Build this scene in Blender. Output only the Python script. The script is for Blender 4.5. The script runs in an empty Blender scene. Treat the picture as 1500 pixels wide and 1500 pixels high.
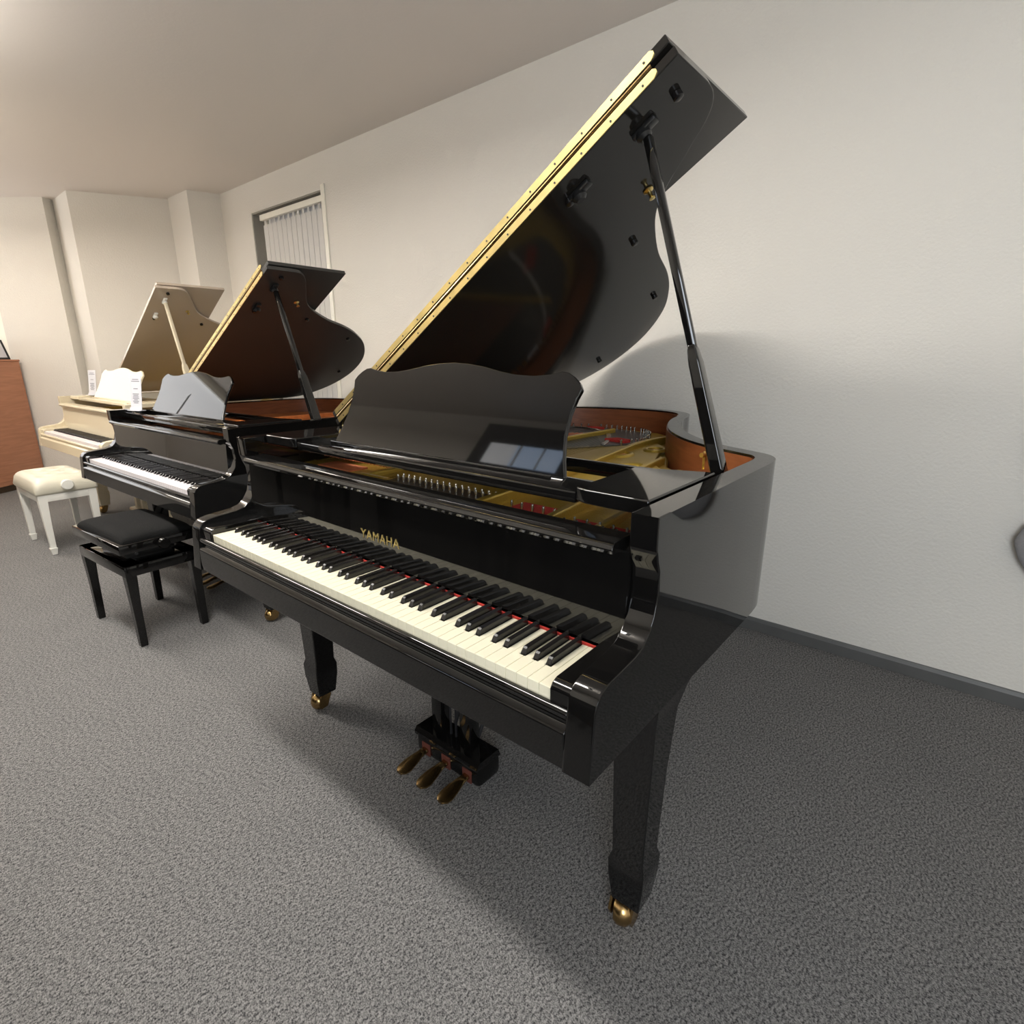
import bpy, bmesh, math, random
from mathutils import Vector, Matrix
random.seed(4)
C = bpy.context.scene.collection
sc = bpy.context.scene
PI = math.pi

# ------------------------------------------------------------------ camera
f, yaw, pitch, roll = 810.61, .6951, .2745, -.0024
cam_d = bpy.data.cameras.new('camera')
cam = bpy.data.objects.new('camera', cam_d)
C.objects.link(cam)
fw = Vector((-math.sin(yaw)*math.cos(pitch), math.cos(yaw)*math.cos(pitch), -math.sin(pitch)))
rt = Vector((math.cos(yaw), math.sin(yaw), 0))
up = rt.cross(fw)
R_ = rt*math.cos(roll)+up*math.sin(roll)
U_ = -rt*math.sin(roll)+up*math.cos(roll)
cam.matrix_world = Matrix(((R_.x, U_.x, -fw.x, 1.6643), (R_.y, U_.y, -fw.y, -.6245), (R_.z, U_.z, -fw.z, 1.2377), (0, 0, 0, 1)))
cam_d.sensor_width = 36
cam_d.lens = f/1500*36
cam_d.clip_start = .02
sc.camera = cam

# ------------------------------------------------------------------ world, exposure
w = bpy.data.worlds.new('world'); sc.world = w; w.use_nodes = True
w.node_tree.nodes['Background'].inputs[0].default_value = (.62, .72, .85, 1)
w.node_tree.nodes['Background'].inputs[1].default_value = .5
sc.view_settings.view_transform = 'Standard'
sc.view_settings.look = 'None'
sc.view_settings.gamma = 1
sc.view_settings.exposure = 0.04

# ------------------------------------------------------------------ large lights (lamps in fixtures built below, plus added ceiling and wall fill)
CEIL = 2.633
def area(name, loc, rot, sx, sy, power, col):
    l = bpy.data.lights.new(name, 'AREA'); l.shape = 'RECTANGLE'; l.size = sx; l.size_y = sy
    l.energy = power; l.color = col
    o = bpy.data.objects.new(name, l); C.objects.link(o); o.location = loc; o.rotation_euler = rot
    return o
LAMPS = [(-.10, -.32, 1.2, .16, 40), (-1.75, -.36, 1.2, .16, 32), (-3.45, -.36, 1.2, .16, 19), (-4.8, -.3, .9, .16, 5)]
UPF = [.32, .6, .95, 2.0]
TINT = [(1, .97, .92), (1, .965, .91), (1, .93, .83), (1, .92, .80)]
HANG = .20
for (x, y, sx, sy, p), tint, upf in zip(LAMPS, TINT, UPF):
    area('ceiling_lamp_light', (x, y, CEIL-HANG-.062), (0, 0, 0), sx, sy, p, tint)
    area('ceiling_fill_uplight', (x, y, CEIL-HANG+.005), (PI, 0, 0), sx, sy, p*upf, tint)  # added upward fill that brightens the ceiling
area('window_fill_light', (2.45, -1.50, 1.40), (math.radians(-90), 0, PI), 1.0, 1.2, 38, (.88, .94, 1.0))  # added fill for the back wall, set at the unseen front window

# ------------------------------------------------------------------ materials
def srgb(r, g, b):
    return tuple(((c/255)/12.92 if c/255 <= .04045 else ((c/255+.055)/1.055)**2.4) for c in (r, g, b))+(1,)
def mat(name, col, rough=.5, metal=0, spec=.5, bump=0, bscale=60, var=0, vscale=8, coat=0):
    m = bpy.data.materials.new(name); m.use_nodes = True
    nt = m.node_tree; b = nt.nodes['Principled BSDF']
    b.inputs['Base Color'].default_value = col
    b.inputs['Roughness'].default_value = rough
    b.inputs['Metallic'].default_value = metal
    b.inputs['Specular IOR Level'].default_value = spec
    b.inputs['Coat Weight'].default_value = coat
    b.inputs['Coat Roughness'].default_value = .03
    tc = nt.nodes.new('ShaderNodeTexCoord')
    if var:
        n = nt.nodes.new('ShaderNodeTexNoise'); n.inputs['Scale'].default_value = vscale; n.inputs['Detail'].default_value = 5
        nt.links.new(tc.outputs['Object'], n.inputs['Vector'])
        r = nt.nodes.new('ShaderNodeValToRGB')
        r.color_ramp.elements[0].position = .3; r.color_ramp.elements[1].position = .7
        r.color_ramp.elements[0].color = tuple(c*(1-var) for c in col[:3])+(1,)
        r.color_ramp.elements[1].color = tuple(min(1, c*(1+var)) for c in col[:3])+(1,)
        nt.links.new(n.outputs[0], r.inputs[0]); nt.links.new(r.outputs[0], b.inputs['Base Color'])
    if bump:
        n = nt.nodes.new('ShaderNodeTexNoise'); n.inputs['Scale'].default_value = bscale; n.inputs['Detail'].default_value = 6
        nt.links.new(tc.outputs['Object'], n.inputs['Vector'])
        bp = nt.nodes.new('ShaderNodeBump'); bp.inputs['Strength'].default_value = bump; bp.inputs['Distance'].default_value = .01
        nt.links.new(n.outputs[0], bp.inputs['Height']); nt.links.new(bp.outputs[0], b.inputs['Normal'])
    return m
def wood(name, c1, c2, scale=(1, 12, 1), rough=.35, coat=0):
    m = mat(name, c1, rough, coat=coat); nt = m.node_tree; b = nt.nodes['Principled BSDF']
    tc = nt.nodes.new('ShaderNodeTexCoord'); mp = nt.nodes.new('ShaderNodeMapping'); mp.inputs['Scale'].default_value = scale
    n = nt.nodes.new('ShaderNodeTexNoise'); n.inputs['Scale'].default_value = 3; n.inputs['Detail'].default_value = 8
    n.inputs['Distortion'].default_value = 1.2
    r = nt.nodes.new('ShaderNodeValToRGB'); r.color_ramp.elements[0].color = c1; r.color_ramp.elements[1].color = c2
    r.color_ramp.elements[0].position = .3; r.color_ramp.elements[1].position = .7
    nt.links.new(tc.outputs['Object'], mp.inputs[0]); nt.links.new(mp.outputs[0], n.inputs['Vector'])
    nt.links.new(n.outputs[0], r.inputs[0]); nt.links.new(r.outputs[0], b.inputs['Base Color'])
    return m
def emit(name, col, s):
    m = mat(name, (.8, .8, .8, 1)); b = m.node_tree.nodes['Principled BSDF']
    b.inputs['Emission Color'].default_value = col; b.inputs['Emission Strength'].default_value = s
    return m
BLACK = mat('black_lacquer', (.0045, .0042, .004, 1), .035, spec=.55)
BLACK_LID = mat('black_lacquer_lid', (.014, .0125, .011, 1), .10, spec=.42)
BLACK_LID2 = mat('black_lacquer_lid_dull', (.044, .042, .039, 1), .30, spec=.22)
BLACK_SATIN = mat('black_satin', (.012, .012, .012, 1), .28)
EBONY = mat('ebony_black', (.008, .007, .007, 1), .22)
KEYWHITE = mat('key_white', srgb(226, 220, 196), .25)
KEYWHITE2 = mat('key_white_cool', srgb(222, 216, 218), .25)
BRASS = mat('polished_brass', (.66, .52, .22, 1), .30, 1, var=.12, vscale=25)
BRASS_D = mat('dull_brass', (.42, .28, .12, 1), .25, 1, var=.2, vscale=30)
GOLD = mat('gold_painted_iron', (.50, .34, .055, 1), .33, .55, spec=.5, bump=.12, bscale=150)
STEEL = mat('steel', (.62, .6, .56, 1), .22, 1)
FELT_R = mat('red_felt', (.48, .03, .02, 1), .95, bump=.5, bscale=300)
FELT_B = mat('brown_felt', srgb(92, 44, 32), .9)
VENEER = wood('mahogany_veneer', srgb(120, 66, 36), srgb(148, 86, 50), (2, 2, 14), .4, 0)
SBOARD = wood('soundboard_spruce', srgb(190, 120, 80), srgb(215, 150, 110), (14, 1, 1), .4)
VENEER_O = wood('orange_wood_inside', srgb(176, 100, 50), srgb(198, 118, 62), (2, 14, 2), .4)
PINK = mat('copper_wound', srgb(196, 118, 84), .45, .3, var=.15, vscale=40)
DARKWOOD = mat('dark_pinblock', (.05, .03, .015, 1), .5)
CREAM = mat('cream_lacquer', srgb(212, 200, 174), .12, spec=.18)
CREAM_LID_SHADED = mat('cream_lacquer_lid_shaded', srgb(192, 177, 160), .10, spec=.5)  # darker copy of the cream, shade under the lid put into its colour
CREAM_W = mat('white_lacquer', srgb(236, 234, 226), .2)
LEATHER_W = mat('white_leatherette', srgb(212, 206, 188), .30, bump=.15, bscale=220)
VELVET = mat('black_velvet', (.006, .006, .006, 1), .9, spec=.2, bump=.4, bscale=260)
BROWN = wood('brown_wood', srgb(162, 110, 82), srgb(182, 126, 96), (1, 1, 10), .4)
PAPER = mat('paper', srgb(200, 200, 206), .4)
INK = mat('grey_ink', srgb(120, 120, 128), .6)
GREYM = mat('grey_metal', srgb(70, 70, 68), .35)
GREYF = mat('grey_fabric', srgb(160, 158, 158), .9, bump=.5, bscale=300)
FRAMEW = mat('white_frame', srgb(245, 242, 230), .35)
WALLM = mat('painted_plaster', srgb(225, 221, 213), .8, bump=.3, bscale=90, var=.01, vscale=2)
CEILM = mat('ceiling_paint', srgb(226, 219, 212), .85, bump=.06, bscale=60)
REVEAL = mat('grey_reveal', srgb(150, 146, 138), .7)
SKIRT = mat('grey_skirting', srgb(92, 92, 91), .45, var=.1, vscale=5)
LAMPM = mat('lamp_white', srgb(235, 235, 230), .5)
DIFF = emit('lamp_diffuser', (1, .92, .8, 1), 4)
FILL_PANE = emit('fill_window_pane', (.55, .72, 1.0, 1), 1.1)  # glow of the added front window
DAY3 = emit('blue_daylight_pane', (.5, .7, 1.0, 1), 2.6)
DAYDIM = emit('shaded_daylight_pane', (.75, .82, .95, 1), .03)
DAYBRI = emit('bright_daylight_pane', (.95, .97, 1.0, 1), 2.2)
GREYDAY = emit('pale_grey_outside', (.78, .78, .8, 1), .35)
DARKFR = mat('dark_frame', (.01, .01, .012, 1), .5)
def blind_material():
    m = mat('blind_fabric', srgb(232, 230, 226), .8); nt = m.node_tree; b = nt.nodes['Principled BSDF']
    tr = nt.nodes.new('ShaderNodeBsdfTranslucent'); tr.inputs[0].default_value = (.85, .87, .9, 1)
    mx = nt.nodes.new('ShaderNodeMixShader'); mx.inputs[0].default_value = .2
    nt.links.new(b.outputs[0], mx.inputs[1]); nt.links.new(tr.outputs[0], mx.inputs[2])
    nt.links.new(mx.outputs[0], nt.nodes['Material Output'].inputs[0])
    return m
BLIND = blind_material()
def carpet_material():
    m = mat('carpet', (.2, .2, .2, 1), .95, spec=.15); nt = m.node_tree; b = nt.nodes['Principled BSDF']
    tc = nt.nodes.new('ShaderNodeTexCoord')
    mp = nt.nodes.new('ShaderNodeMapping'); mp.inputs['Scale'].default_value = (1, 1.6, 1); mp.inputs['Rotation'].default_value = (0, 0, .7)
    nt.links.new(tc.outputs['Object'], mp.inputs[0])
    n = nt.nodes.new('ShaderNodeTexNoise'); n.inputs['Scale'].default_value = 210; n.inputs['Detail'].default_value = 2; n.inputs['Roughness'].default_value = .8
    nt.links.new(mp.outputs[0], n.inputs['Vector'])
    nb_ = nt.nodes.new('ShaderNodeTexNoise'); nb_.inputs['Scale'].default_value = 125; nb_.inputs['Detail'].default_value = 3; nb_.inputs['Roughness'].default_value = .6
    mp2 = nt.nodes.new('ShaderNodeMapping'); mp2.inputs['Scale'].default_value = (1.5, .8, 1); mp2.inputs['Rotation'].default_value = (0, 0, -.9); mp2.inputs['Location'].default_value = (3, 7, 0)
    nt.links.new(tc.outputs['Object'], mp2.inputs[0]); nt.links.new(mp2.outputs[0], nb_.inputs['Vector'])
    av = nt.nodes.new('ShaderNodeMath'); av.operation = 'MULTIPLY_ADD'; av.inputs[1].default_value = .55
    sc_ = nt.nodes.new('ShaderNodeMath'); sc_.operation = 'MULTIPLY'; sc_.inputs[1].default_value = .45
    nt.links.new(nb_.outputs[0], sc_.inputs[0]); nt.links.new(n.outputs[0], av.inputs[0]); nt.links.new(sc_.outputs[0], av.inputs[2])
    r = nt.nodes.new('ShaderNodeValToRGB'); cr = r.color_ramp
    cr.elements[0].position = .40; cr.elements[0].color = (.034, .034, .036, 1)
    cr.elements[1].position = .60; cr.elements[1].color = (.29, .283, .276, 1)
    nt.links.new(av.outputs[0], r.inputs[0])
    n2 = nt.nodes.new('ShaderNodeTexNoise'); n2.inputs['Scale'].default_value = 5; n2.inputs['Detail'].default_value = 4
    nt.links.new(tc.outputs['Object'], n2.inputs['Vector'])
    r2 = nt.nodes.new('ShaderNodeValToRGB'); r2.color_ramp.elements[0].color = (.88, .88, .88, 1); r2.color_ramp.elements[1].color = (1.08, 1.07, 1.06, 1)
    nt.links.new(n2.outputs[0], r2.inputs[0])
    mm = nt.nodes.new('ShaderNodeMixRGB'); mm.blend_type = 'MULTIPLY'; mm.inputs[0].default_value = 1
    nt.links.new(r.outputs[0], mm.inputs[1]); nt.links.new(r2.outputs[0], mm.inputs[2])
    nt.links.new(mm.outputs[0], b.inputs['Base Color'])
    bp = nt.nodes.new('ShaderNodeBump'); bp.inputs['Strength'].default_value = .25; bp.inputs['Distance'].default_value = .003
    nt.links.new(n.outputs[0], bp.inputs['Height']); nt.links.new(bp.outputs[0], b.inputs['Normal'])
    return m
CARPET = carpet_material()

# ------------------------------------------------------------------ mesh helpers
class MB:
    def __init__(s): s.bm = bmesh.new()
    def box(s, a, b, bev=0, M=None, seg=2):
        x0, y0, z0 = a; x1, y1, z1 = b
        r = bmesh.ops.create_cube(s.bm, size=1)
        vs = r['verts']
        for v in vs:
            v.co = Vector(((x0+x1)/2+v.co.x*(x1-x0), (y0+y1)/2+v.co.y*(y1-y0), (z0+z1)/2+v.co.z*(z1-z0)))
        if bev:
            es = list({e for v in vs for e in v.link_edges})
            rr = bmesh.ops.bevel(s.bm, geom=es, offset=bev, segments=seg, profile=.5, affect='EDGES')
            vs = list({v for fc in rr['faces'] for v in fc.verts} | {v for v in vs if v.is_valid})
        if M is not None:
            for v in vs: v.co = M @ v.co
        return s
    def prism(s, poly, vec, M=None, bev=0):
        """poly: list of 3D points, extruded along vec"""
        vec = Vector(vec)
        b0 = [s.bm.verts.new(Vector(p)) for p in poly]
        b1 = [s.bm.verts.new(Vector(p)+vec) for p in poly]
        n = len(poly)
        f0 = s.bm.faces.new(b0); f1 = s.bm.faces.new(b1[::-1])
        for i in range(n): s.bm.faces.new((b0[i], b1[i], b1[(i+1) % n], b0[(i+1) % n]))
        vs = b0+b1
        if bev:
            es = list(set(f0.edges) | set(f1.edges))
            rr = bmesh.ops.bevel(s.bm, geom=es, offset=bev, segments=2, profile=.5, affect='EDGES')
            vs = list({v for fc in rr['faces'] for v in fc.verts} | {v for v in vs if v.is_valid})
        if M is not None:
            for v in vs: v.co = M @ v.co
        return s
    def band(s, outer, inner, z0, z1):
        """open band between two polylines (2D), solid from z0 to z1"""
        n = len(outer)
        g = [[s.bm.verts.new((p[0], p[1], z)) for p in pl] for pl, z in ((outer, z0), (outer, z1), (inner, z1), (inner, z0))]
        for i in range(n-1):
            for k in range(4):
                s.bm.faces.new((g[k][i], g[k][i+1], g[(k+1) % 4][i+1], g[(k+1) % 4][i]))
        s.bm.faces.new([g[k][0] for k in range(4)]); s.bm.faces.new([g[k][n-1] for k in (3, 2, 1, 0)])
        return s
    def lathe(s, prof, o=(0, 0, 0), axis=(0, 0, 1), seg=20):
        ax = Vector(axis).normalized(); t = ax.orthogonal().normalized(); b = ax.cross(t); o = Vector(o)
        rings = []
        for r, h in prof:
            rings.append([s.bm.verts.new(o+ax*h+(t*math.cos(2*PI*k/seg)+b*math.sin(2*PI*k/seg))*max(r, 1e-5)) for k in range(seg)])
        for i in range(len(rings)-1):
            for k in range(seg): s.bm.faces.new((rings[i][k], rings[i][(k+1) % seg], rings[i+1][(k+1) % seg], rings[i+1][k]))
        s.bm.faces.new(rings[0][::-1]); s.bm.faces.new(rings[-1])
        return s
    def tube(s, pts, r, seg=8):
        pts = [Vector(p) for p in pts]; rings = []
        up = None
        for i, p in enumerate(pts):
            d = (pts[min(i+1, len(pts)-1)]-pts[max(i-1, 0)]).normalized()
            if up is None: up = d.orthogonal().normalized()
            up = (up-d*up.dot(d)).normalized(); b = d.cross(up)
            rr = r[i] if isinstance(r, (list, tuple)) else r
            rings.append([s.bm.verts.new(p+(up*math.cos(2*PI*k/seg)+b*math.sin(2*PI*k/seg))*rr) for k in range(seg)])
        for i in range(len(rings)-1):
            for k in range(seg): s.bm.faces.new((rings[i][k], rings[i][(k+1) % seg], rings[i+1][(k+1) % seg], rings[i+1][k]))
        s.bm.faces.new(rings[0][::-1]); s.bm.faces.new(rings[-1])
        return s
    def loft(s, secs):
        """secs: list of rings (same count) of 3D points"""
        rings = [[s.bm.verts.new(Vector(p)) for p in r] for r in secs]
        n = len(rings[0])
        for i in range(len(rings)-1):
            for k in range(n): s.bm.faces.new((rings[i][k], rings[i][(k+1) % n], rings[i+1][(k+1) % n], rings[i+1][k]))
        s.bm.faces.new(rings[0][::-1]); s.bm.faces.new(rings[-1])
        return s
    def build(s, name, m, parent=None, smooth=False, S=None, bevel=0):
        if S is not None:
            for v in s.bm.verts: v.co = Vector((v.co.x*S[0], v.co.y*S[1], v.co.z*S[2]))
        bmesh.ops.recalc_face_normals(s.bm, faces=s.bm.faces)
        me = bpy.data.meshes.new(name); s.bm.to_mesh(me); s.bm.free()
        o = bpy.data.objects.new(name, me); C.objects.link(o)
        me.materials.append(m)
        if smooth:
            for p in me.polygons: p.use_smooth = True
            if smooth != 'full': me.set_sharp_from_angle(angle=math.radians(38))
        if parent: o.parent = parent
        if bevel:
            b = o.modifiers.new('bevel', 'BEVEL'); b.width = bevel; b.segments = 2; b.limit_method = 'ANGLE'; b.angle_limit = math.radians(40)
            if smooth != 'full':
                wn_ = o.modifiers.new('weighted', 'WEIGHTED_NORMAL'); wn_.keep_sharp = True
        return o
def tag(o, label, cat, group=None):
    o['label'] = label; o['category'] = cat
    if group: o['group'] = group
    return o
def empty(name, loc, rz, label, cat, group=None):
    o = bpy.data.objects.new(name, None); C.objects.link(o); o.empty_display_size = .1
    o.location = loc; o.rotation_euler = (0, 0, rz)
    return tag(o, label, cat, group)
def struct(o):
    o['kind'] = 'structure'; return o
def spline(pts, n=8, closed=False):
    """Catmull-Rom through 2D/3D points"""
    P = [Vector(p) for p in pts]; out = []
    m = len(P)
    rng = range(m if closed else m-1)
    for i in rng:
        if closed: a, b, c, d = P[(i-1) % m], P[i], P[(i+1) % m], P[(i+2) % m]
        else: a, b, c, d = P[max(i-1, 0)], P[i], P[i+1], P[min(i+2, m-1)]
        for k in range(n):
            t = k/n
            out.append(.5*((2*b)+(c-a)*t+(2*a-5*b+4*c-d)*t*t+(3*b-a-3*c+d)*t*t*t))
    if not closed: out.append(P[-1])
    return out
def offset(poly, d):
    """offset open polyline to its left by d"""
    out = []
    n = len(poly)
    for i, p in enumerate(poly):
        t = (poly[min(i+1, n-1)]-poly[max(i-1, 0)])
        t = Vector((t[0], t[1])).normalized()
        out.append(Vector((p[0]-t[1]*d, p[1]+t[0]*d)))
    return out

# ================================================================== THE ROOM
def wy(x): return 1.9187-.0079*x
wrot = Matrix.Rotation(-.0079, 4, 'Z')
# floor and ceiling
struct(MB().box((-8, -1.6, -.05), (3.1, 2.3, 0)).build('floor', CARPET))
struct(MB().box((-8, -1.6, CEIL), (3.1, 2.3, CEIL+.06)).build('ceiling', CEILM))
# back wall with the window opening  (built in the wall's own frame: x along it, y=0 its face)
WX0, WX1, WZ0, WZ1 = -3.335, -2.255, .45, 2.40
mb = MB()
for a, b in (((-3.87, 0, 0), (WX0, .14, CEIL)), ((WX1, 0, 0), (3.1, .14, CEIL)), ((WX0, 0, 0), (WX1, .14, WZ0)), ((WX0, 0, WZ1), (WX1, .14, CEIL))):
    mb.box(a, b)
wb = struct(mb.build('wall_back', WALLM)); wb.location = (0, 1.9187, 0); wb.rotation_euler = (0, 0, -.0079)
# window 1: reveal lining, frame and daylight pane behind vertical blinds
w1 = MB()
w1.box((WX0, .005, WZ0), (WX0+.012, .13, WZ1)).box((WX1-.012, .005, WZ0), (WX1, .13, WZ1)).box((WX0, .005, WZ1-.01), (WX1, .13, WZ1)).box((WX0, -.02, WZ0-.02), (WX1, .13, WZ0+.01))
wn = w1.build('window_1', REVEAL); struct(wn); wn.location = wb.location; wn.rotation_euler = wb.rotation_euler
p = MB().box((WX0+.012, .122, WZ0+.01), (WX1-.012, .128, WZ1-.01)).build('window_pane', DAYDIM, wn)
fr = MB()
fr.box((WX0+.012, .10, WZ0), (WX0+.06, .12, WZ1)).box((WX1-.06, .10, WZ0), (WX1-.012, .12, WZ1)).box(((WX0+WX1)/2-.02, .10, WZ0), ((WX0+WX1)/2+.02, .12, WZ1)).build('window_frame', FRAMEW, wn)
tr = MB().box((WX1, -.012, WZ0-.02), (WX1+.045, .0, WZ1+.03), .003).build('trim_1', FRAMEW); struct(tr); tr.location = wb.location; tr.rotation_euler = wb.rotation_euler
# blinds
bl = empty('vertical_blind', (0, 1.9187, 0), -.0079, 'white vertical slat blind hanging in the window recess of the back wall', 'blind')
MB().box((WX0+.09, .02, WZ1-.065), (WX1-.01, .055, WZ1-.022), .004).build('head_rail', FRAMEW, bl)
nb = 13; bw = (WX1-WX0-.11)/nb
for i in range(nb):
    x = WX0+.10+bw*(i+.5)
    M = Matrix.Translation((x, .045, 0)) @ Matrix.Rotation(math.radians(3), 4, 'Z')
    MB().box((-bw*.42, -.0012, WZ0+.06), (bw*.42, .0012, WZ1-.10), 0, M).box((-.012, -.0012, WZ1-.10), (.012, .0012, WZ1-.06), 0, M).build('slat', BLIND, bl)
# skirting board
bb = MB(); bb.prism([(0, 0, 0), (0, -.013, 0), (0, -.013, .045), (0, -.006, .058), (0, 0, .06)], (6.96, 0, 0))
bb = struct(bb.build('baseboard_back', SKIRT)); bb.location = (-3.86, wy(-3.86), 0); bb.rotation_euler = (0, 0, -.0079)
# stepped walls at the far left
def wall_seg(name, a, b, th=.1, m=WALLM, z0=0, z1=CEIL):
    a = Vector(a); b = Vector(b); d = (b-a).normalized(); n = Vector((-d.y, d.x))*th
    return struct(MB().prism([(a.x, a.y, z0), (b.x, b.y, z0), (b.x+n.x, b.y+n.y, z0), (a.x+n.x, a.y+n.y, z0)], (0, 0, z1-z0)).build(name, m))
wall_seg('wall_niche_right', (-3.94, 1.70), (-3.84, 2.05))
wall_seg('wall_niche_front', (-4.36, 1.70), (-3.94, 1.70), .12)
wall_seg('wall_niche', (-4.75, 1.03), (-4.36, 1.76))
wall_seg('wall_pillar', (-5.27, 1.04), (-4.75, 1.03), .12)
# far left wall ending in an opening, glazed side wall beyond it
A = Vector((-5.25, 1.04)); T = Vector((-.76463, -.64447)); N = Vector((T.y, -T.x))*-.12
def wallA(name, s0, s1, z0, z1, m=WALLM, o0=0., o1=1.):
    a = A+T*s0+N*o0; b = A+T*s1+N*o0; c = A+T*s1+N*o1; d = A+T*s0+N*o1
    return MB().prism([(a.x, a.y, z0), (b.x, b.y, z0), (c.x, c.y, z0), (d.x, d.y, z0)], (0, 0, z1-z0)).build(name, m)
struct(wallA('wall_left', 0, .62, 0, CEIL))
struct(MB().box((-6.2, -1.6, 0), (-6.06, .75, .95)).box((-6.2, -1.6, 2.56), (-6.06, .75, CEIL)).build('wall_left_glazed', WALLM))
w2 = struct(wallA('window_2', .58, .69, .93, CEIL, FRAMEW, -.12, .9))
MB().box((-6.10, -1.55, .93), (-6.04, .62, .98)).box((-6.10, -1.55, 2.52), (-6.04, .62, 2.57)).build('window_frame', FRAMEW, w2)
MB().box((-6.13, .25, .96), (-6.12, .72, 2.56)).build('window_pane', GREYDAY, w2)
MB().box((-6.13, -1.55, .96), (-6.12, .25, 2.56)).build('window_pane', DAYBRI, w2)
struct(MB().box((-8, -1.7, 0), (3.1, -1.55, CEIL)).build('wall_front', WALLM))
struct(MB().box((3.05, -1.6, 0), (3.15, 2.1, CEIL)).build('wall_right', WALLM))
w4 = struct(MB().box((1.90, -1.555, .80), (3.0, -1.52, .86)).box((1.90, -1.555, 2.04), (3.0, -1.52, 2.10)).box((1.90, -1.555, .80), (1.95, -1.52, 2.1)).box((2.95, -1.555, .80), (3.0, -1.52, 2.1)).box((2.43, -1.555, .80), (2.47, -1.52, 2.1)).build('fill_window', FRAMEW))  # unseen window added around the back-wall fill light
MB().box((1.92, -1.548, .82), (2.98, -1.54, 2.08)).build('window_pane', FILL_PANE, w4)
# high window with a dark surround in the front wall (mirrored in the music desk)
w3 = struct(MB().box((-1.37, -1.56, 2.10), (-.40, -1.535, 2.56), .004).build('window_3', DARKFR))
MB().box((-.95, -1.54, 2.18), (-.52, -1.528, 2.37)).build('window_pane', DAY3, w3)
MB().box((-1.22, -1.54, 2.18), (-.95, -1.528, 2.37)).build('window_pane', DAYBRI, w3)
MB().box((-.92, -1.53, 2.18), (-.90, -1.522, 2.37)).box((-.70, -1.53, 2.18), (-.685, -1.522, 2.37)).build('window_frame', FRAMEW, w3)

# ceiling lamps
WHERE = ['nearest the camera, above the large piano', 'above the black stool', 'above the white stool', 'at the far left end of the room']
for i, (x, y, sx, sy, p) in enumerate(LAMPS):
    o = empty('ceiling_lamp', (x, y, CEIL-HANG), 0, 'white tube lamp hung from the ceiling '+WHERE[i], 'ceiling lamp', 'ceiling lamps')
    MB().box((-sx/2-.03, -sy/2-.03, -.055), (sx/2+.03, sy/2+.03, 0), .006).build('housing', LAMPM, o)
    MB().box((-sx/2, -sy/2, -.06), (sx/2, sy/2, -.05), .002).build('diffuser', DIFF, o)
    for k in (-1, 1): MB().tube([(k*sx*.4, 0, 0), (k*sx*.4, 0, HANG)], .002, 6).build('cable', STEEL, o)

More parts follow.
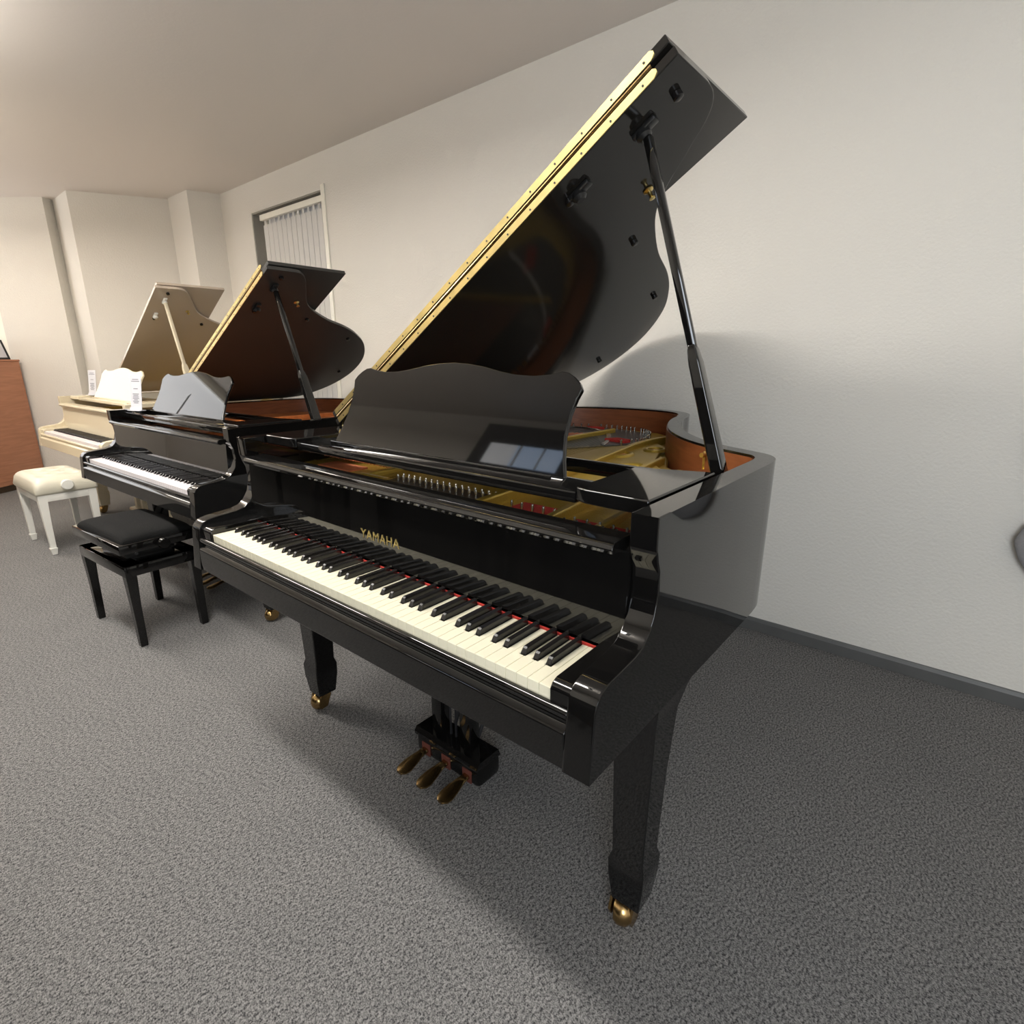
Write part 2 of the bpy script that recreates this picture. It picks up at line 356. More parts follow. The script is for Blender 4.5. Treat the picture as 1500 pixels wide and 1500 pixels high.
# ================================================================== PIANOS
WN = 'ABCDEFG'
def letter(i): return WN[i % 7]
BOFF = {'A': .004, 'C': -.0025, 'D': .0025, 'F': -.004, 'G': 0.0}
KW = .0235
def blacks():
    out = []
    for i in range(51):
        if letter(i) in BOFF: out.append((i, (i+1)*KW+BOFF[letter(i)]))
    return out
BK = blacks()
PIN_N = 5
def piano(name, loc, rz, S, th, tailk, col, label, group, keycol, hinge=True, text=False, felt=True, uscale=1.0, flapb=(.53, .96), leg_shift=0.0, inner=None, strings=True, plate=None, desk_dx=0.0, closed=False, lidm=None):
    th = math.radians(th)
    K, KS = col
    inner = inner or VENEER; PG = plate or GOLD
    root = empty(name, loc, rz, label, 'grand piano', group)
    def B(mb, nm, m, parent=root, smooth=True, bevel=0): return mb.build(nm, m, parent, smooth, S, bevel)
    yk = lambda y: y if y < .6 else .6+(y-.6)*tailk
    # ---- case rim
    cur = [(-.1146, 1.30), (-.105, 1.45), (-.05, 1.62), (.06, 1.74), (.2, 1.815), (.36, 1.853), (.5, 1.853), (.61, 1.82), (.69, 1.75), (.74, 1.64),
           (.775, 1.5), (.83, 1.35), (.91, 1.19), (1.02, 1.045), (1.13, .95), (1.22, .90), (1.275, .865), (1.305, .81), (1.312, .74)]
    cur = [(x, yk(y)) for x, y in cur]
    path = [Vector((-.1146, .2)), Vector((-.1146, .5)), Vector((-.1146, .9 if tailk > .9 else .8))]+[Vector((p[0], p[1])) for p in spline(cur, 6)]+[Vector((1.312, .5)), Vector((1.312, .2))]
    i1 = offset(path, -.047); i2 = offset(path, -.0505)
    vi = [k for k, p_ in enumerate(path) if p_.y > .49]
    B(MB().band(path, i1, .615, .995), 'rim', K)
    B(MB().band([i1[k] for k in vi], [i2[k] for k in vi], .80, .988), 'inner_rim', inner)
    # ---- arms
    prof = [(-.023, .615), (-.014, .734), (-.011, .745), (-.004, .754), (.004, .761), (.014, .765), (.03, .768), (.06, .771), (.105, .775), (.130, .782), (.149, .797),
            (.164, .82), (.174, .858), (.171, .90), (.163, .918), (.160, .93), (.156, .94), (.156, .995), (.20, .995), (.20, .615)]
    for x in (1.262, -.1146):
        npf = len(prof); secs = []
        cyz = (.20, .70)
        for xx, ins_ in ((x, .0035), (x+.0012, .001), (x+.0035, 0), (x+.0465, 0), (x+.0488, .001), (x+.05, .0035)):
            ring = []
            for q, (y, z) in enumerate(prof):
                if q >= npf-2 or q == 0: ring.append((xx, y, z if q != npf-2 else z-ins_*.0)); continue
                a_ = Vector(prof[q-1]); b_ = Vector(prof[q+1]); t_ = (b_-a_).normalized(); n_ = Vector((t_.y, -t_.x))
                ring.append((xx, y+n_.x*ins_, z+n_.y*ins_))
            secs.append(ring)
        ar = B(MB().loft(secs), 'arm', K)
        wn_ = ar.modifiers.new('weighted', 'WEIGHTED_NORMAL'); wn_.keep_sharp = True; wn_.weight = 100
    for x0, x1 in ((1.224, 1.262), (-.0646, -.003)):
        B(MB().prism([(x0, y, z) for y, z in [(.0, .66), (-.004, .66), (-.006, .738), (.0, .747), (.012, .752), (.155, .754), (.155, .66)]], (x1-x0, 0, 0)), 'key_block', K, bevel=.002)
    # ---- keybed, keyslip
    B(MB().box((-.0646, .0, .62), (1.262, .60, .685)), 'keybed', KS)
    B(MB().prism([(-.0646, y, z) for y, z in [(0, .616), (-.020, .616), (-.020, .680), (-.014, .686), (-.008, .690), (-.008, .697), (-.014, .702), (-.015, .711), (-.010, .716), (-.002, .716), (0, .71)]], (1.3266, 0, 0)), 'keyslip', K, bevel=.0015)
    # bottom board and braces under the case
    bot = [(p[0], p[1], .66) for p in offset(path, -.04)]
    B(MB().prism(bot, (0, 0, .03)), 'bottom_board', KS, smooth=False)
    # ---- keys
    kb = B(MB().box((0, .004, .69), (1.222, .20, .710)), 'key_frame', DARKWOOD, smooth=False)
    if felt:
        MB().box((0, .149, .715), (1.222, .1530, .7385)).build('felt_strip', FELT_R, kb, False, S)
    zk = .735
    for i in range(52):
        a, b = i*KW+.0004, (i+1)*KW-.0004
        nl = nr = 0
        for j, c in BK:
            if j == i: nr = max(0, b-(c-.0068))
            if j == i-1: nl = max(0, (c+.0068)-a)
        poly = [(a, 0), (b, 0)]
        if nr: poly += [(b, .0505), (b-nr, .0505), (b-nr, .149)]
        else: poly += [(b, .149)]
        if nl: poly += [(a+nl, .149), (a+nl, .0505), (a, .0505)]
        else: poly += [(a, .149)]
        MB().prism([(x, y, .7125) for x, y in poly], (0, 0, zk-.7125)).build('white_key', keycol, kb, False, S, bevel=.0009)
    for j, c in BK:
        z0, z1 = .726, zk+.0125
        secs = [[(c-.0058, .0525, z0), (c+.0058, .0525, z0), (c+.0056, .053, zk+.001), (c-.0056, .053, zk+.001)],
                [(c-.0056, .0535, z0), (c+.0056, .0535, z0), (c+.0048, .0575, zk+.0092), (c-.0048, .0575, zk+.0092)],
                [(c-.0058, .060, z0), (c+.0058, .060, z0), (c+.0047, .061, z1-.0006), (c-.0047, .061, z1-.0006)],
                [(c-.0058, .149, z0), (c+.0058, .149, z0), (c+.0047, .149, z1), (c-.0047, .149, z1)]]
        MB().loft(secs).build('black_key', EBONY, kb, False, S, bevel=.0012)
    # ---- fallboard with nose rail
    fb = B(MB().prism([(-.0646, y, z) for y, z in [(.1545, .744), (.162, .926), (.20, .935), (.20, .744)]], (1.3266, 0, 0)), 'fallboard', K, smooth=False)
    MB().prism([(-.045, y, z) for y, z in [(.140, .922), (.136, .930), (.139, .938), (.146, .942), (.205, .944), (.208, .930), (.150, .918)]], (1.288, 0, 0)).build('nose_rail', K, fb, True, S, bevel=.0015)
    if text:
        cu = bpy.data.curves.new('lettering', 'FONT'); cu.body = 'YAMAHA'; cu.size = .034; cu.extrude = .0006; cu.align_x = 'CENTER'; cu.space_character = 1.12
        t0 = bpy.data.objects.new('tmp_text', cu); C.objects.link(t0)
        bpy.context.view_layer.update()
        me = bpy.data.meshes.new_from_object(t0.evaluated_get(bpy.context.evaluated_depsgraph_get()))
        bpy.data.objects.remove(t0)
        to = bpy.data.objects.new('lettering', me); C.objects.link(to); me.materials.clear(); me.materials.append(BRASS)
        to.parent = fb; to.location = (.59, .1565, .797); to.rotation_euler = (math.radians(90), 0, 0)
    # ---- inside: soundboard, plate, strings
    ins = [(p[0], p[1], .862) for p in offset(path, -.047)]
    B(MB().prism(ins, (0, 0, .012)), 'soundboard', SBOARD, smooth=False)
    plate_poly = [(-.05, .215), (1.255, .215), (1.255, .60), (1.17, .80), (1.03, .94), (.935, 1.02), (.88, 1.15), (.82, 1.31), (.76, 1.46), (.72, 1.58), (.66, 1.68), (.55, 1.745), (.40, 1.77), (.22, 1.73), (.07, 1.63), (-.02, 1.48), (-.05, 1.3)]
    plate_poly = [(x, yk(y)) for x, y in plate_poly]
    pl = B(MB().prism([(x, y, .876) for x, y in plate_poly], (0, 0, .022)), 'iron_plate', PG, bevel=.006)
    B(MB().box((-.06, .21, .868), (1.258, .25, .905)), 'pinblock', DARKWOOD, smooth=False)
    # struts of the plate
    def strut(nm, pts, w0, h, m=PG):
        pts = [Vector((p[0], yk(p[1]))) for p in spline(pts, 5)]
        a = offset(pts, w0/2); b = offset(pts, -w0/2)
        o = MB().band(a, b, .892, .898+h).build(nm, m, pl, True, S, bevel=.004)
        return o
    strut('strut', [(.83, .25), (.80, .6), (.74, 1.0), (.70, 1.30), (.72, 1.50)], .022, .028)
    strut('strut', [(1.02, .25), (.98, .55), (.93, .80), (.90, 1.06)], .020, .022)
    strut('strut', [(.36, .25), (.37, .8), (.38, 1.2), (.40, 1.62)], .020, .022)
    strut('strut', [(1.13, .25), (1.10, .5), (1.02, .92)], .018, .018)
    if closed: sh0 = .208
    else: sh0 = .238
    if strings:
        # web: raised gold shoulders beside the strings
        MB().prism([(x, yk(y), .896) for x, y in [(.62, .55), (1.14, .55), (1.02, .86), (.90, 1.0), (.84, 1.16), (.775, 1.34), (.72, 1.40), (.66, 1.30), (.60, 1.15)]], (0, 0, .012)).build('plate_web', GOLD, pl, True, S, bevel=.005)
        for x, y, r in [(.735, 1.07, .040), (.79, 1.235, .032), (.885, .88, .042), (1.0, .75, .036)]:
            m2 = MB(); n = 28
            ring = []
            for k in range(n):
                a = 2*PI*k/n
                ring.append([(x+math.cos(a)*(r+dr), yk(y+math.sin(a)*(r+dr)*1.25), .907+dz) for dr, dz in ((-.010, 0), (-.006, .007), (.0, .010), (.007, .006), (.011, 0))])
            vs = [[m2.bm.verts.new(p_) for p_ in rr] for rr in ring]
            for k in range(n):
                for q in range(4): m2.bm.faces.new((vs[k][q], vs[(k+1) % n][q], vs[(k+1) % n][q+1], vs[k][q+1]))
            m2.build('plate_ring', GOLD, pl, 'full', S)
            MB().lathe([(r-.012, 0), (r-.012, .003)], (x, yk(y), .9065)).build('plate_hole', SBOARD, pl, False, S)
        # bed under the strings
        arc = [Vector((p[0], p[1])) for p in spline([(-.02, 1.44), (.07, 1.58), (.22, 1.69), (.36, 1.72), (.48, 1.70), (.57, 1.63), (.62, 1.52), (.645, 1.40), (.60, 1.30)], 5)]
        bed = [(p.x, yk(p.y), .896) for p in arc]+[(.46, yk(1.05), .896), (.34, .55, .896), (-.03, .55, .896)]
        MB().prism(bed, (0, 0, .006)).build('string_bed', GREYM, pl, False, S)
        # copper wound bass strings and plain strings
        sb = MB()
        for k in range(22):
            x0 = -.02+k*.016; x1 = .02+k*.016
            sb.tube([(x0, .40, .915), (x1+.03, yk(1.20+.012*k), .915)], .0024, 5)
        B(sb, 'bass_strings', PINK)['kind'] = 'stuff'
        sp = MB()
        for k in range(30):
            t = k/29; x0 = .36+t*.30; yy = 1.66-t*.55
            sp.tube([(x0, .33, .908), (x0-.10*(1-t), yk(yy), .906)], .0007, 3)
        B(sp, 'plain_strings', STEEL)['kind'] = 'stuff'
        # curved bass bridge, felts and hitch pins
        br = [Vector((p[0], yk(p[1]))) for p in spline([(.10, 1.62), (.185, 1.66), (.30, 1.64), (.42, 1.53), (.52, 1.36), (.56, 1.25)], 5)]
        MB().band(offset(br, .010), offset(br, -.010), .900, .908).build('bass_bridge', STEEL, pl, True, S, bevel=.003)
        for fp in ([(.22, 1.68), (.30, 1.69), (.32, 1.67), (.25, 1.66)], [(.50, 1.37), (.60, 1.35), (.61, 1.40), (.53, 1.42)]):
            MB().prism([(x, yk(y), .900) for x, y in fp], (0, 0, .012)).build('felt_pad', FELT_R, pl, False, S)
        na = 34
        for k in range(na):
            p_ = arc[int(2+k*(len(arc)-4)/(na-1))]
            MB().lathe([(.0045, 0), (.0045, .020), (.002, .022)], (p_.x, yk(p_.y), .900), seg=8).build('hitch_pin', STEEL, pl, False, S)
        # tuning pins with the red felt strip beneath
        MB().box((1.045, .262, .897), (1.255, .335, .903)).build('felt_pad', FELT_R, pl, False, S)
        MB().box((.87, .300, .897), (1.01, .375, .903)).build('felt_pad', FELT_R, pl, False, S)
        MB().box((.05, .33, .897), (.22, .40, .903)).build('felt_pad', PINK, pl, False, S)
        MB().box((.42, .315, .897), (.83, .375, .9035)).build('pin_field', DARKWOOD, pl, False, S)
        for xs, y, n in ((1.055, .272, 7), (1.067, .292, 7), (.88, .315, 5), (.45, .335, 16), (.455, .352, 16)):
            for k in range(n):
                x = xs+k*(.030 if n < 10 else .023)
                MB().lathe([(.0034, 0), (.0034, .017), (.0026, .021), (.001, .022)], (x, y, .900), seg=10).build('tuning_pin', STEEL, pl, True, S)
        MB().box((.44, .214, .944), (.56, .222, .9455)).build('plaque', BRASS, pl, False, S)
    # ---- music shelf between the two wings
    sh = MB(); sh.box((.098, sh0, .966), (1.102, .345, .990), .004).box((-.06, .53, .955), (1.258, .565, .985), .003).box((.098, .34, .966), (.125, .54, .985)).box((1.07, .34, .966), (1.10, .54, .985))
    if closed: sh.box((-.06, .206, .955), (1.258, .25, .985), .003)
    B(sh, 'music_shelf', K)
    for sgn in (1, -1):
        mx = lambda x: x if sgn == 1 else 1.198-x
        pts = [(1.104, .238), (1.13, .228), (1.18, .226), (1.230, .226), (1.259, .226), (1.259, .535), (1.098, .48)]
        B(MB().prism([(mx(x), y, .972) for x, y in pts], (0, 0, .028)), 'side_panel', K, bevel=.003)
    # ---- music desk
    half = [(.422, 0), (.408, .04), (.396, .09), (.395, .14), (.401, .175), (.408, .196), (.398, .210), (.380, .224), (.362, .233), (.345, .235), (.318, .229), (.27, .224), (.215, .226), (.165, .233), (.11, .244), (.055, .251), (0, .254)]
    pts = [(.6+x, v) for x, v in half]+[(.6-x, v) for x, v in half[-2::-1]]
    e2 = Vector((0, .08, .185)).normalized(); nn = Vector((0, -e2.z, e2.y))
    dpoly = [Vector((x+desk_dx, .318, .990))+e2*v for x, v in pts]
    B(MB().prism(dpoly, -nn*.013), 'music_desk', K, bevel=.003)
    B(MB().box((.19+desk_dx, .296, .989), (1.0+desk_dx, .302, .997), .002), 'desk_ledge', K)
    B(MB().tube([(.70, .44, .99), (.70, .365, 1.09)], .005).tube([(.45, .44, .99), (.45, .365, 1.09)], .005), 'desk_prop', BRASS_D)
    # ---- lid
    O0 = Vector((-.1, 0, 1.0)); eu = Vector((math.cos(th), 0, math.sin(th))); en = Vector((-math.sin(th), 0, math.cos(th)))
    def LP(u, y, o): return O0+eu*u*uscale+Vector((0, y, 0))+en*o
    c2 = spline([(1.449, .66), (1.444, .70), (1.425, .74), (1.39, .775), (1.35, .80), (1.31, .828), (1.244, .87), (1.181, .925), (1.124, 1.01), (1.042, 1.184), (.975, 1.381), (.9, 1.538), (.787, 1.70), (.621, 1.83), (.451, 1.88), (.295, 1.86), (.15, 1.77), (.03, 1.60), (0, 1.4)], 5)
    lp = [(0, .512), (1.449, .512)]+[(p_[0], yk(p_[1])) for p_ in c2]
    ld = B(MB().prism([LP(u, y, 0) for u, y in lp], en*.019), 'lid', lidm or K, bevel=.002)
    y0, y1 = flapb
    fl = MB().prism([LP(u, y, .031) for u, y in [(0, y0-.018), (1.445, y0-.018), (1.446, y1), (0, y1)]], en*.019).build('lid_flap', lidm or K, ld, True, S, bevel=.002)
    if hinge:
        for o0, ua, ub in ((.001, .02, 1.405), (.032, .02, 1.415)):
            MB().prism([LP(ua, .5095, o0), LP(ub-.01, .5095, o0), LP(ub, .5095, o0+.006), LP(ub, .5095, o0+.012), LP(ub-.006, .5095, o0+.017), LP(ua, .5095, o0+.017)], (0, .003, 0)).build('hinge_strip', BRASS, ld, False, S)
        MB().tube([LP(.02, .513, .0255), LP(1.40, .513, .0255)], .004).build('hinge_pin', BRASS_D, ld, True, S)
        ms = MB()
        for k in range(17):
            for o0 in (.008, .040): ms.lathe([(.0024, 0), (.0024, .001)], LP(.06+k*.082+(.02 if o0 > .02 else 0), .5085, o0), (0, 1, 0), 8)
        ms.build('hinge_screws', DARKFR, ld, False, S)
    for u, y in ((1.40, .60), (1.105, .585), (1.055, .99), (.86, 1.48), (.41, 1.72)):
        MB().lathe([(.007, 0), (.011, .002), (.011, .012), (.008, .014)], LP(u, yk(y), 0), -en, 14).build('bumper', EBONY, ld, True, S)
    MB().lathe([(.012, 0), (.014, .003), (.006, .008), (.005, .02), (.009, .026), (.001, .028)], LP(1.205, yk(.82), 0), -en, 14).build('lid_knob', BRASS, ld, True, S)
    # prop cups on the underside
    for u, y in ((1.318, .600), (1.14, .585)):
        MB().box((-.03, -.012, -.012), (.03, .012, .0), .004, Matrix.Translation(LP(u, y, 0)) @ Matrix(((eu.x, 0, en.x, 0), (0, 1, 0, 0), (eu.z, 0, en.z, 0), (0, 0, 0, 1)))).lathe([(.016, .0), (.018, .01), (.01, .018)], LP(u-.008, y, -.008), -en, 12).build('prop_cup', KS, ld, True, S)
    # brass lid hinges on the spine
    for y in (.57, 1.25):
        B(MB().box((-.108, yk(y)-.035, .992), (-.07, yk(y)+.035, .999), .002).tube([(-.10, yk(y)-.03, 1.0), (-.10, yk(y)+.03, 1.0)], .006), 'spine_hinge', BRASS)
    # ---- prop stick
    p0 = Vector((1.243, .628, .955)); p1 = LP(1.318, .600, -.016); p1 = Vector((p1.x, p1.y, p1.z))
    d = (p1-p0).normalized(); L = (p1-p0).length
    q = d.to_track_quat('Z', 'X').to_matrix().to_4x4()
    M = Matrix.Translation(p0) @ q
    st = B(MB().box((-.010, -.011, L*.38), (.010, .011, L-.006), .006, M), 'prop_stick', K)
    mm = MB(); 
    secs = []
    for t, a, b in ((0, .013, .021), (.03, .015, .023), (L*.36, .013, .020), (L*.40, .010, .015), (L*.42, .006, .009)):
        secs.append([M @ Vector((sx_*a, sy_*b, t)) for sx_, sy_ in ((-1, -.8), (-.8, -1), (.8, -1), (1, -.8), (1, .8), (.8, 1), (-.8, 1), (-1, .8))])
    mm.loft(secs).build('prop_foot', K, st, True, S, bevel=.0015)
    # brass catch on the inner rim
    B(MB().box((1.085, yk(.915), .925), (1.100, yk(.915)+.008, .978), .002).lathe([(.007, 0), (.007, .014)], (1.090, yk(.915), .968), (-.3, -1, 0), 10), 'lid_catch', BRASS)
    # ---- legs
    def leg(x, y, ztop=.63):
        secs = []
        for z, a in ((.072, .030), (.075, .033), (.145, .041), (.185, .042), (.205, .036), (.40, .041), (.55, .045), (.585, .048), (.61, .054), (ztop, .058)):
            bk = a+(0 if z < .5 else (z-.5)*(z-.5)*6)
            secs.append([(x-a, y-a, z), (x+min(a, .052), y-a, z), (x+min(a, .052), y+bk, z), (x-a, y+bk, z)])
        l = B(MB().loft(secs), 'leg', K, bevel=.003)
        # caster: fork, wheel, socket
        m3 = MB(); m3.lathe([(.024, .074), (.024, .066), (.012, .060), (.012, .045)], (x, y, 0))
        for s in (-1, 1):
            m3.prism([(x-.012+s*.026-.003, y-.020, .060), (x-.012+s*.026-.003, y+.022, .060), (x-.012+s*.026-.003, y+.004, .016), (x-.012+s*.026-.003, y-.022, .012), (x-.012+s*.026-.003, y-.030, .03)], (.006, 0, 0))
        m3.box((x-.040, y-.018, .058), (x+.018, y+.020, .068), .003)
        m3.lathe([(.010, -.021), (.024, -.019), (.031, -.010), (.032, 0), (.031, .010), (.024, .019), (.010, .021)], (x-.012, y-.012, .032), (1, .35, 0), 26)
        m3.build('caster', BRASS_D, l, True, S)
        return l
    leg(1.252+leg_shift, .285); leg(.012, .285); leg(.42, yk(1.42), .66)
    # ---- pedal lyre
    lx, ly = .612, .325
    B(MB().box((lx-.135, ly-.0, .035), (lx+.135, ly+.095, .100), .014).prism([(lx-.135, y, z) for y, z in [(ly-.004, .098), (ly-.006, .110), (ly+.004, .122), (ly+.085, .122), (ly+.095, .098)]], (.27, 0, 0)), 'lyre_box', K)
    for s in (-1, 1):
        B(MB().box((lx+s*.060-.022, ly+.022, .115), (lx+s*.060+.022, ly+.062, .64), .003), 'lyre_post', K)
        B(MB().tube([(lx+s*.05, ly+.08, .10), (lx+s*.06, ly+.36, .64)], .006), 'lyre_brace', DARKFR)
    for k in (-1, 0, 1):
        B(MB().tube([(lx+k*.022, ly+.045, .115), (lx+k*.022, ly+.045, .64)], .0035), 'pedal_rod', DARKFR)
        pc = lx+k*.088
        secs = []
        for t, wd, hh, z in ((.02, .012, .007, .060), (-.01, .012, .007, .060), (-.03, .014, .006, .059), (-.058, .021, .005, .054), (-.083, .024, .005, .048), (-.100, .021, .005, .046), (-.110, .010, .004, .045)):
            secs.append([(pc+wd*cx_+k*.10*min(0, t)*-.0, ly+t, z+hh*cz_) for cx_, cz_ in ((-1, -.4), (-.7, -1), (.7, -1), (1, -.4), (1, .4), (.7, 1), (-.7, 1), (-1, .4))])
        pd = B(MB().loft(secs), 'pedal', BRASS_D)
        MB().box((pc-.018, ly-.003, .040), (pc+.018, ly+.001, .082), .001).build('pedal_felt', FELT_B, pd, False, S)
    return root

G = 'grand pianos standing in a row'
piano('grand_piano', (0, 0, 0), 0, (1, 1, 1), 32.5, 1.0, (BLACK, BLACK_SATIN), 'large black grand piano in front, red felt line behind its keys', G, KEYWHITE, text=True, lidm=BLACK_LID)
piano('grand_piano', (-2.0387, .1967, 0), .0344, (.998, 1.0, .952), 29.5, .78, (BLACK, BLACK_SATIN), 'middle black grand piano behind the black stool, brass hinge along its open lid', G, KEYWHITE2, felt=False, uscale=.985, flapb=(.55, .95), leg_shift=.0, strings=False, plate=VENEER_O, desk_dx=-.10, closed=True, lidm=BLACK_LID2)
piano('grand_piano', (-3.7307, .3317, 0), .0359, (.97, .97, .952), 31, .85, (CREAM, CREAM_W), 'cream white grand piano at the far end of the row', G, KEYWHITE2, hinge=False, felt=False, uscale=1.02, flapb=(.55, .99), inner=CREAM_W, strings=False, lidm=CREAM_LID_SHADED)

# ================================================================== STOOLS
def stool(name, loc, rz, label, kind):
    black = kind == 'black'
    K = BLACK if black else CREAM_W
    root = empty(name, loc, rz, label, 'piano stool', 'piano stools')
    W, D = (.255, .155) if black else (.265, .155)
    zt = .38 if black else .40
    hf = .05
    mb = MB()
    mb.box((-W, -D, zt-hf), (W, -D+.022, zt), .003).box((-W, D-.022, zt-hf), (W, D, zt), .003).box((-W, -D+.02, zt-hf), (-W+.022, D-.02, zt), .003).box((W-.022, -D+.02, zt-hf), (W, D-.02, zt), .003)
    if black: mb.box((-W, -D, zt-.006), (-W+.09, D, zt), .002).box((W-.09, -D, zt-.006), (W, D, zt), .002).box((-W, -D, zt-.006), (W, -D+.07, zt), .002).box((-W, D-.07, zt-.006), (W, D, zt), .002)
    mb.build('frame', K, root, True)
    for sx in (-1, 1):
        for sy in (-1, 1):
            x, y = sx*(W-.022), sy*(D-.022)
            secs = []
            prof = ((0, .014), (.012, .015), (.20, .017), (zt-.06, .021), (zt, .021)) if black else ((0, .014), (.04, .019), (.042, .021), (.046, .015), (.20, .018), (zt-.06, .023), (zt, .023))
            for z, a in prof:
                cx, cy = x+sx*(.003 if z < .1 else 0), y
                secs.append([(cx-a, cy-a, z), (cx+a, cy-a, z), (cx+a, cy+a, z), (cx-a, cy+a, z)])
            MB().loft(secs).build('leg', K, root, True, bevel=.002)
    # lifting mechanism between frame and seat
    MB().box((-.14, -.10, zt-.03), (.14, .10, zt+.035), .004).tube([(-.2, -.08, zt-.01), (.2, .08, zt+.03)], .006).tube([(-.2, .08, zt-.01), (.2, -.08, zt+.03)], .006).build('lift_mechanism', BLACK_SATIN if black else GREYM, root, True)
    if black:
        z0 = .435
        MB().box((-W-.008, -D-.008, z0), (W+.008, D+.008, z0+.042), .004).build('seat_frame', K, root, True)
        base, top, a, b = z0+.042, z0+.075, W-.008, D-.008
        m = VELVET
    else:
        base, top, a, b = .408, .505, W+.012, D+.012
        m = LEATHER_W
    # domed / tufted cushion as one height field over a rounded rectangle, closed beneath
    bm = bmesh.new(); nx, ny = 44, 28
    grid = []
    for i in range(nx+1):
        row = []
        for j in range(ny+1):
            u = -1+2*i/nx; v = -1+2*j/ny
            us = math.copysign(abs(u)**.8, u); vs = math.copysign(abs(v)**.8, v)
            r = max(0, 1-abs(us)**7)*max(0, 1-abs(vs)**7)
            h = base+(top-base)*(r**.35)
            if not black:
                for tx in (-.5, 0, .5):
                    for ty in (-.42, .42):
                        dd = ((us-tx)*a)**2+((vs-ty)*b)**2
                        h -= .028*math.exp(-dd/.0012)
                for tx in (-.25, .25):
                    dd = ((us-tx)*a)**2+(vs*b)**2
                    h -= .028*math.exp(-dd/.0012)
                bulge = 1+.0*h
            else:
                h += .010*max(0, 1-us*us)*max(0, 1-vs*vs)
            row.append(bm.verts.new((us*a, vs*b, h)))
        grid.append(row)
    for i in range(nx):
        for j in range(ny): bm.faces.new((grid[i][j], grid[i+1][j], grid[i+1][j+1], grid[i][j+1]))
    ring = [grid[i][0] for i in range(nx+1)]+[grid[nx][j] for j in range(1, ny+1)]+[grid[i][ny] for i in range(nx-1, -1, -1)]+[grid[0][j] for j in range(ny-1, 0, -1)]
    low = [bm.verts.new((v.co.x*.97, v.co.y*.97, base-.012)) for v in ring]
    for k in range(len(ring)):
        bm.faces.new((ring[k], low[k], low[(k+1) % len(ring)], ring[(k+1) % len(ring)]))
    bm.faces.new(low)
    s = MB(); s.bm.free(); s.bm = bm
    s.build('seat_cushion', m, root, 'full')
    # adjusting knobs on both ends
    for sx in (-1, 1):
        zc = .455 if black else .45
        r = .024 if black else .034
        x0 = sx*(W+.004)
        MB().lathe([(.008, 0), (.008, .018), (r*.8, .020), (r, .026), (r, .038), (r*.85, .043), (.004, .044)], (x0, 0, zc), (sx, 0, 0), 24).build('knob', K if not black else BLACK, root, True)
    return root
stool('piano_stool', (-1.262, .140, 0), .075, 'black piano stool with a flat black velvet seat', 'black')
stool('piano_stool', (-3.06, .205, 0), .03, 'white piano stool with a tufted cream seat', 'white')

# ================================================================== PRICE CARDS
def card(loc, rz, label, h):
    o = empty('price_card', loc, rz, label, 'price card', 'price cards standing on the pianos')
    M = Matrix.Rotation(math.radians(-8), 4, 'X')
    MB().box((-.045, -.001, .0), (.045, .001, h), 0, M).build('card', PAPER, o)
    MB().box((-.048, -.02, 0), (.048, .02, .003)).box((-.048, -.004, 0), (.048, -.0022, .018), 0, M).build('stand', PAPER, o)
    z = h-.02
    for wd, dz in ((.05, .010), (.066, .02), (.0, .02), (.034, .016), (.0, .012), (.05, .008), (.04, .008), (.046, .008), (.05, .008), (.03, .008), (.048, .008), (.036, .008)):
        if wd: MB().box((-wd/2, -.0016, z-.004), (wd/2, -.001, z), 0, M).build('printed_line', INK, o)
        z -= dz
        if z < .03: break
card((-1.905, .425, .9535), .30, 'tall white price card on the left end of the middle black piano', .19)
card((-3.64, .66, .9535), .30, 'white price card on the left end of the cream white piano', .19)

# ================================================================== CABINET AT THE FAR LEFT
cab = empty('wooden_cabinet', (-5.28, .19, 0), 0, 'tall brown wooden cabinet at the left edge beneath the window', 'cabinet')
ca = Vector((-5.13, .0)); cb = Vector((-5.545, .585)); ct = (cb-ca).normalized(); cn = Vector((-ct.y, ct.x))
def cabbox(a0, a1, d0, d1, z0, z1, nm, m, bev=.004):
    P = [ca+ct*a0+cn*d0, ca+ct*a1+cn*d0, ca+ct*a1+cn*d1, ca+ct*a0+cn*d1]
    return MB().prism([(p.x+5.28, p.y-.19, z0) for p in P], (0, 0, z1-z0)).build(nm, m, cab, False, bevel=bev)
L_ = (cb-ca).length
cabbox(-.5, L_, 0, .33, .06, 1.20, 'body', BROWN)
cabbox(-.5, L_+.005, -.006, .33, 1.20, 1.218, 'top_board', BROWN)
cabbox(-.46, L_-.02, .02, .31, 0, .06, 'plinth', DARKWOOD)
cabbox(-.47, L_-.03, -.004, .001, .10, 1.17, 'door', BROWN, .002)
# small dark framed panel leaning on the cabinet
pf = empty('picture_frame', (-5.55, .43, 1.218), math.radians(125), 'small dark framed panel leaning on top of the wooden cabinet', 'picture frame')
M = Matrix.Rotation(math.radians(-16), 4, 'X')
MB().box((-.13, -.008, 0), (.13, .008, .018), .002, M).box((-.13, -.008, .17), (.13, .008, .188), .002, M).box((-.13, -.008, 0), (-.112, .008, .188), .002, M).box((.112, -.008, 0), (.13, .008, .188), .002, M).build('frame', DARKFR, pf)
MB().box((-.115, -.003, .015), (.115, .003, .175), 0, M).build('panel', PAPER, pf)

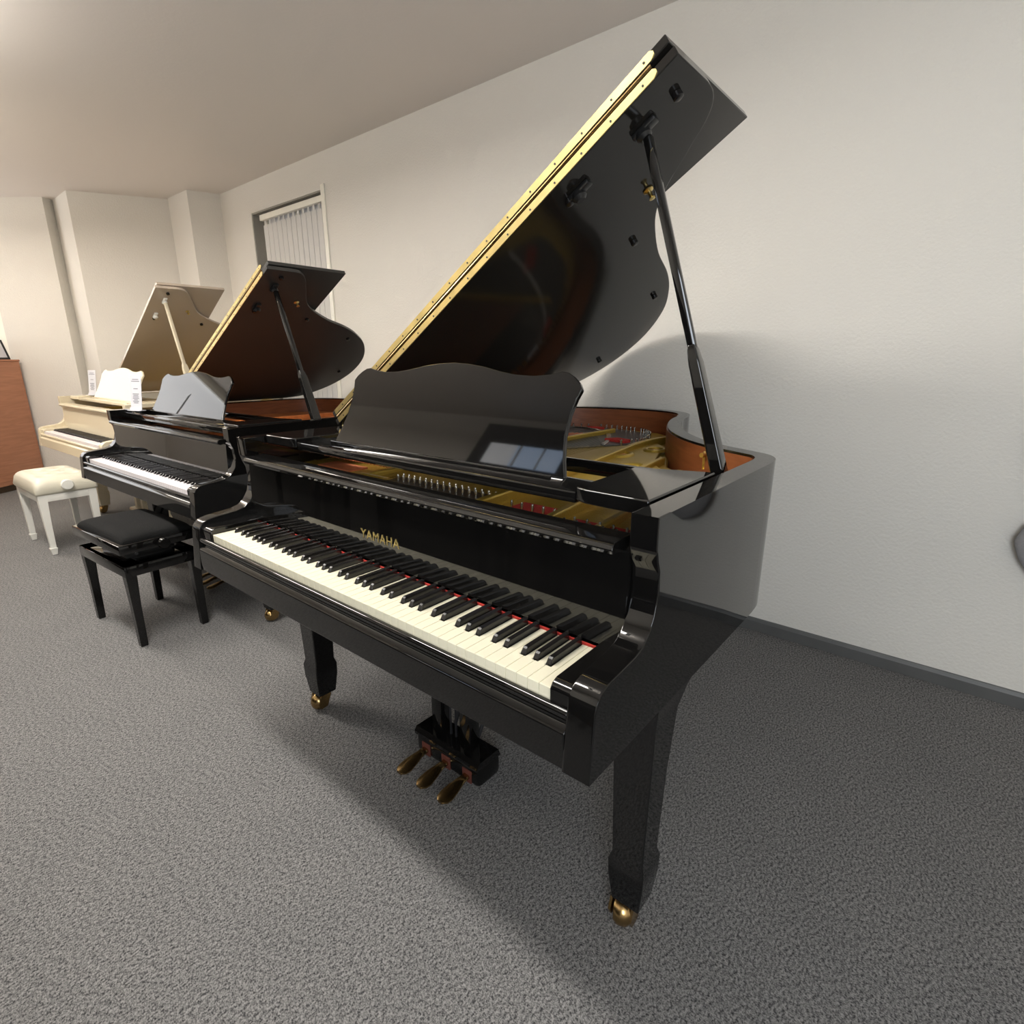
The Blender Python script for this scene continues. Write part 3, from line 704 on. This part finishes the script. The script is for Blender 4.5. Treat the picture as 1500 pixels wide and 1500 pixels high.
# ================================================================== RIGHT EDGE
ga = empty('shoulder_bag', (1.95, wy(1.95), 0), 0, 'grey shoulder bag hanging on the back wall, cut off by the right edge', 'bag')
secs = []
for k in range(15):
    t = -1+2*k/14; r = (1-abs(t)**2.4)**.55 if abs(t) < 1 else .0
    secs.append([(.012+max(r, .05)*.128*math.cos(a)*(1-.25*abs(t)), -.042+max(r, .2)*.036*math.sin(a), .625+t*.145) for a in [2*PI*q/24 for q in range(24)]])
MB().loft(secs).build('bag_body', GREYF, ga, 'full')
MB().tube([(-.06, -.03, .735), (-.11, -.02, .86), (-.14, -.018, .985), (-.13, -.018, .99), (-.04, -.02, .86), (.08, -.03, .74)], .006, 8).build('strap', GREYF, ga, True)
MB().lathe([(.010, 0), (.010, .004), (.004, .006), (.004, .022), (.007, .024), (.001, .026)], (-.135, 0, .992), (0, -1, 0), 12).build('hook', GREYM, ga, True)

# ================================================================== UPRIGHT PIANOS ADDED OUT OF VIEW (to darken reflections in the lacquer)
def upright(x0, label):
    W = 1.46
    r = empty('added_upright_piano', (x0, -1.54, 0), 0, label, 'upright piano', 'unseen black upright pianos added along the front wall')
    MB().box((0, .0, .04), (W, .28, 1.12), .004).build('case', BLACK, r, True)
    MB().box((-.01, -.0, 1.12), (W+.01, .31, 1.145), .006).build('lid', BLACK, r, True)
    MB().box((.02, .26, .60), (W-.02, .52, .68), .006).build('keybed', BLACK, r, True)
    MB().prism([(.03, y, z) for y, z in ((.27, .68), (.50, .68), (.51, .70), (.48, .73), (.30, .79), (.27, .79))], (W-.06, 0, 0)).build('fallboard', BLACK, r, True)
    for x in (.0, W-.05):
        MB().prism([(x, y, z) for y, z in ((.26, .60), (.54, .60), (.54, .74), (.45, .77), (.30, .86), (.26, .86))], (.05, 0, 0)).build('arm', BLACK, r, True)
        MB().box((x, .46, 0), (x+.05, .51, .61), .004).build('leg', BLACK, r, True)
    MB().box((0, .0, 0), (W, .30, .06), .004).build('bottom_rail', BLACK, r, True)
    for k in (-1, 0, 1): MB().box((W/2+k*.09-.02, .27, .05), (W/2+k*.09+.02, .38, .062), .004).build('pedal', BRASS_D, r, True)
    return r
upright(-.09, 'unseen black upright piano added against the front wall, nearest the camera')
upright(-1.62, 'unseen black upright piano added against the front wall, the middle one of three')
upright(-3.15, 'unseen black upright piano added against the front wall, farthest from the camera')
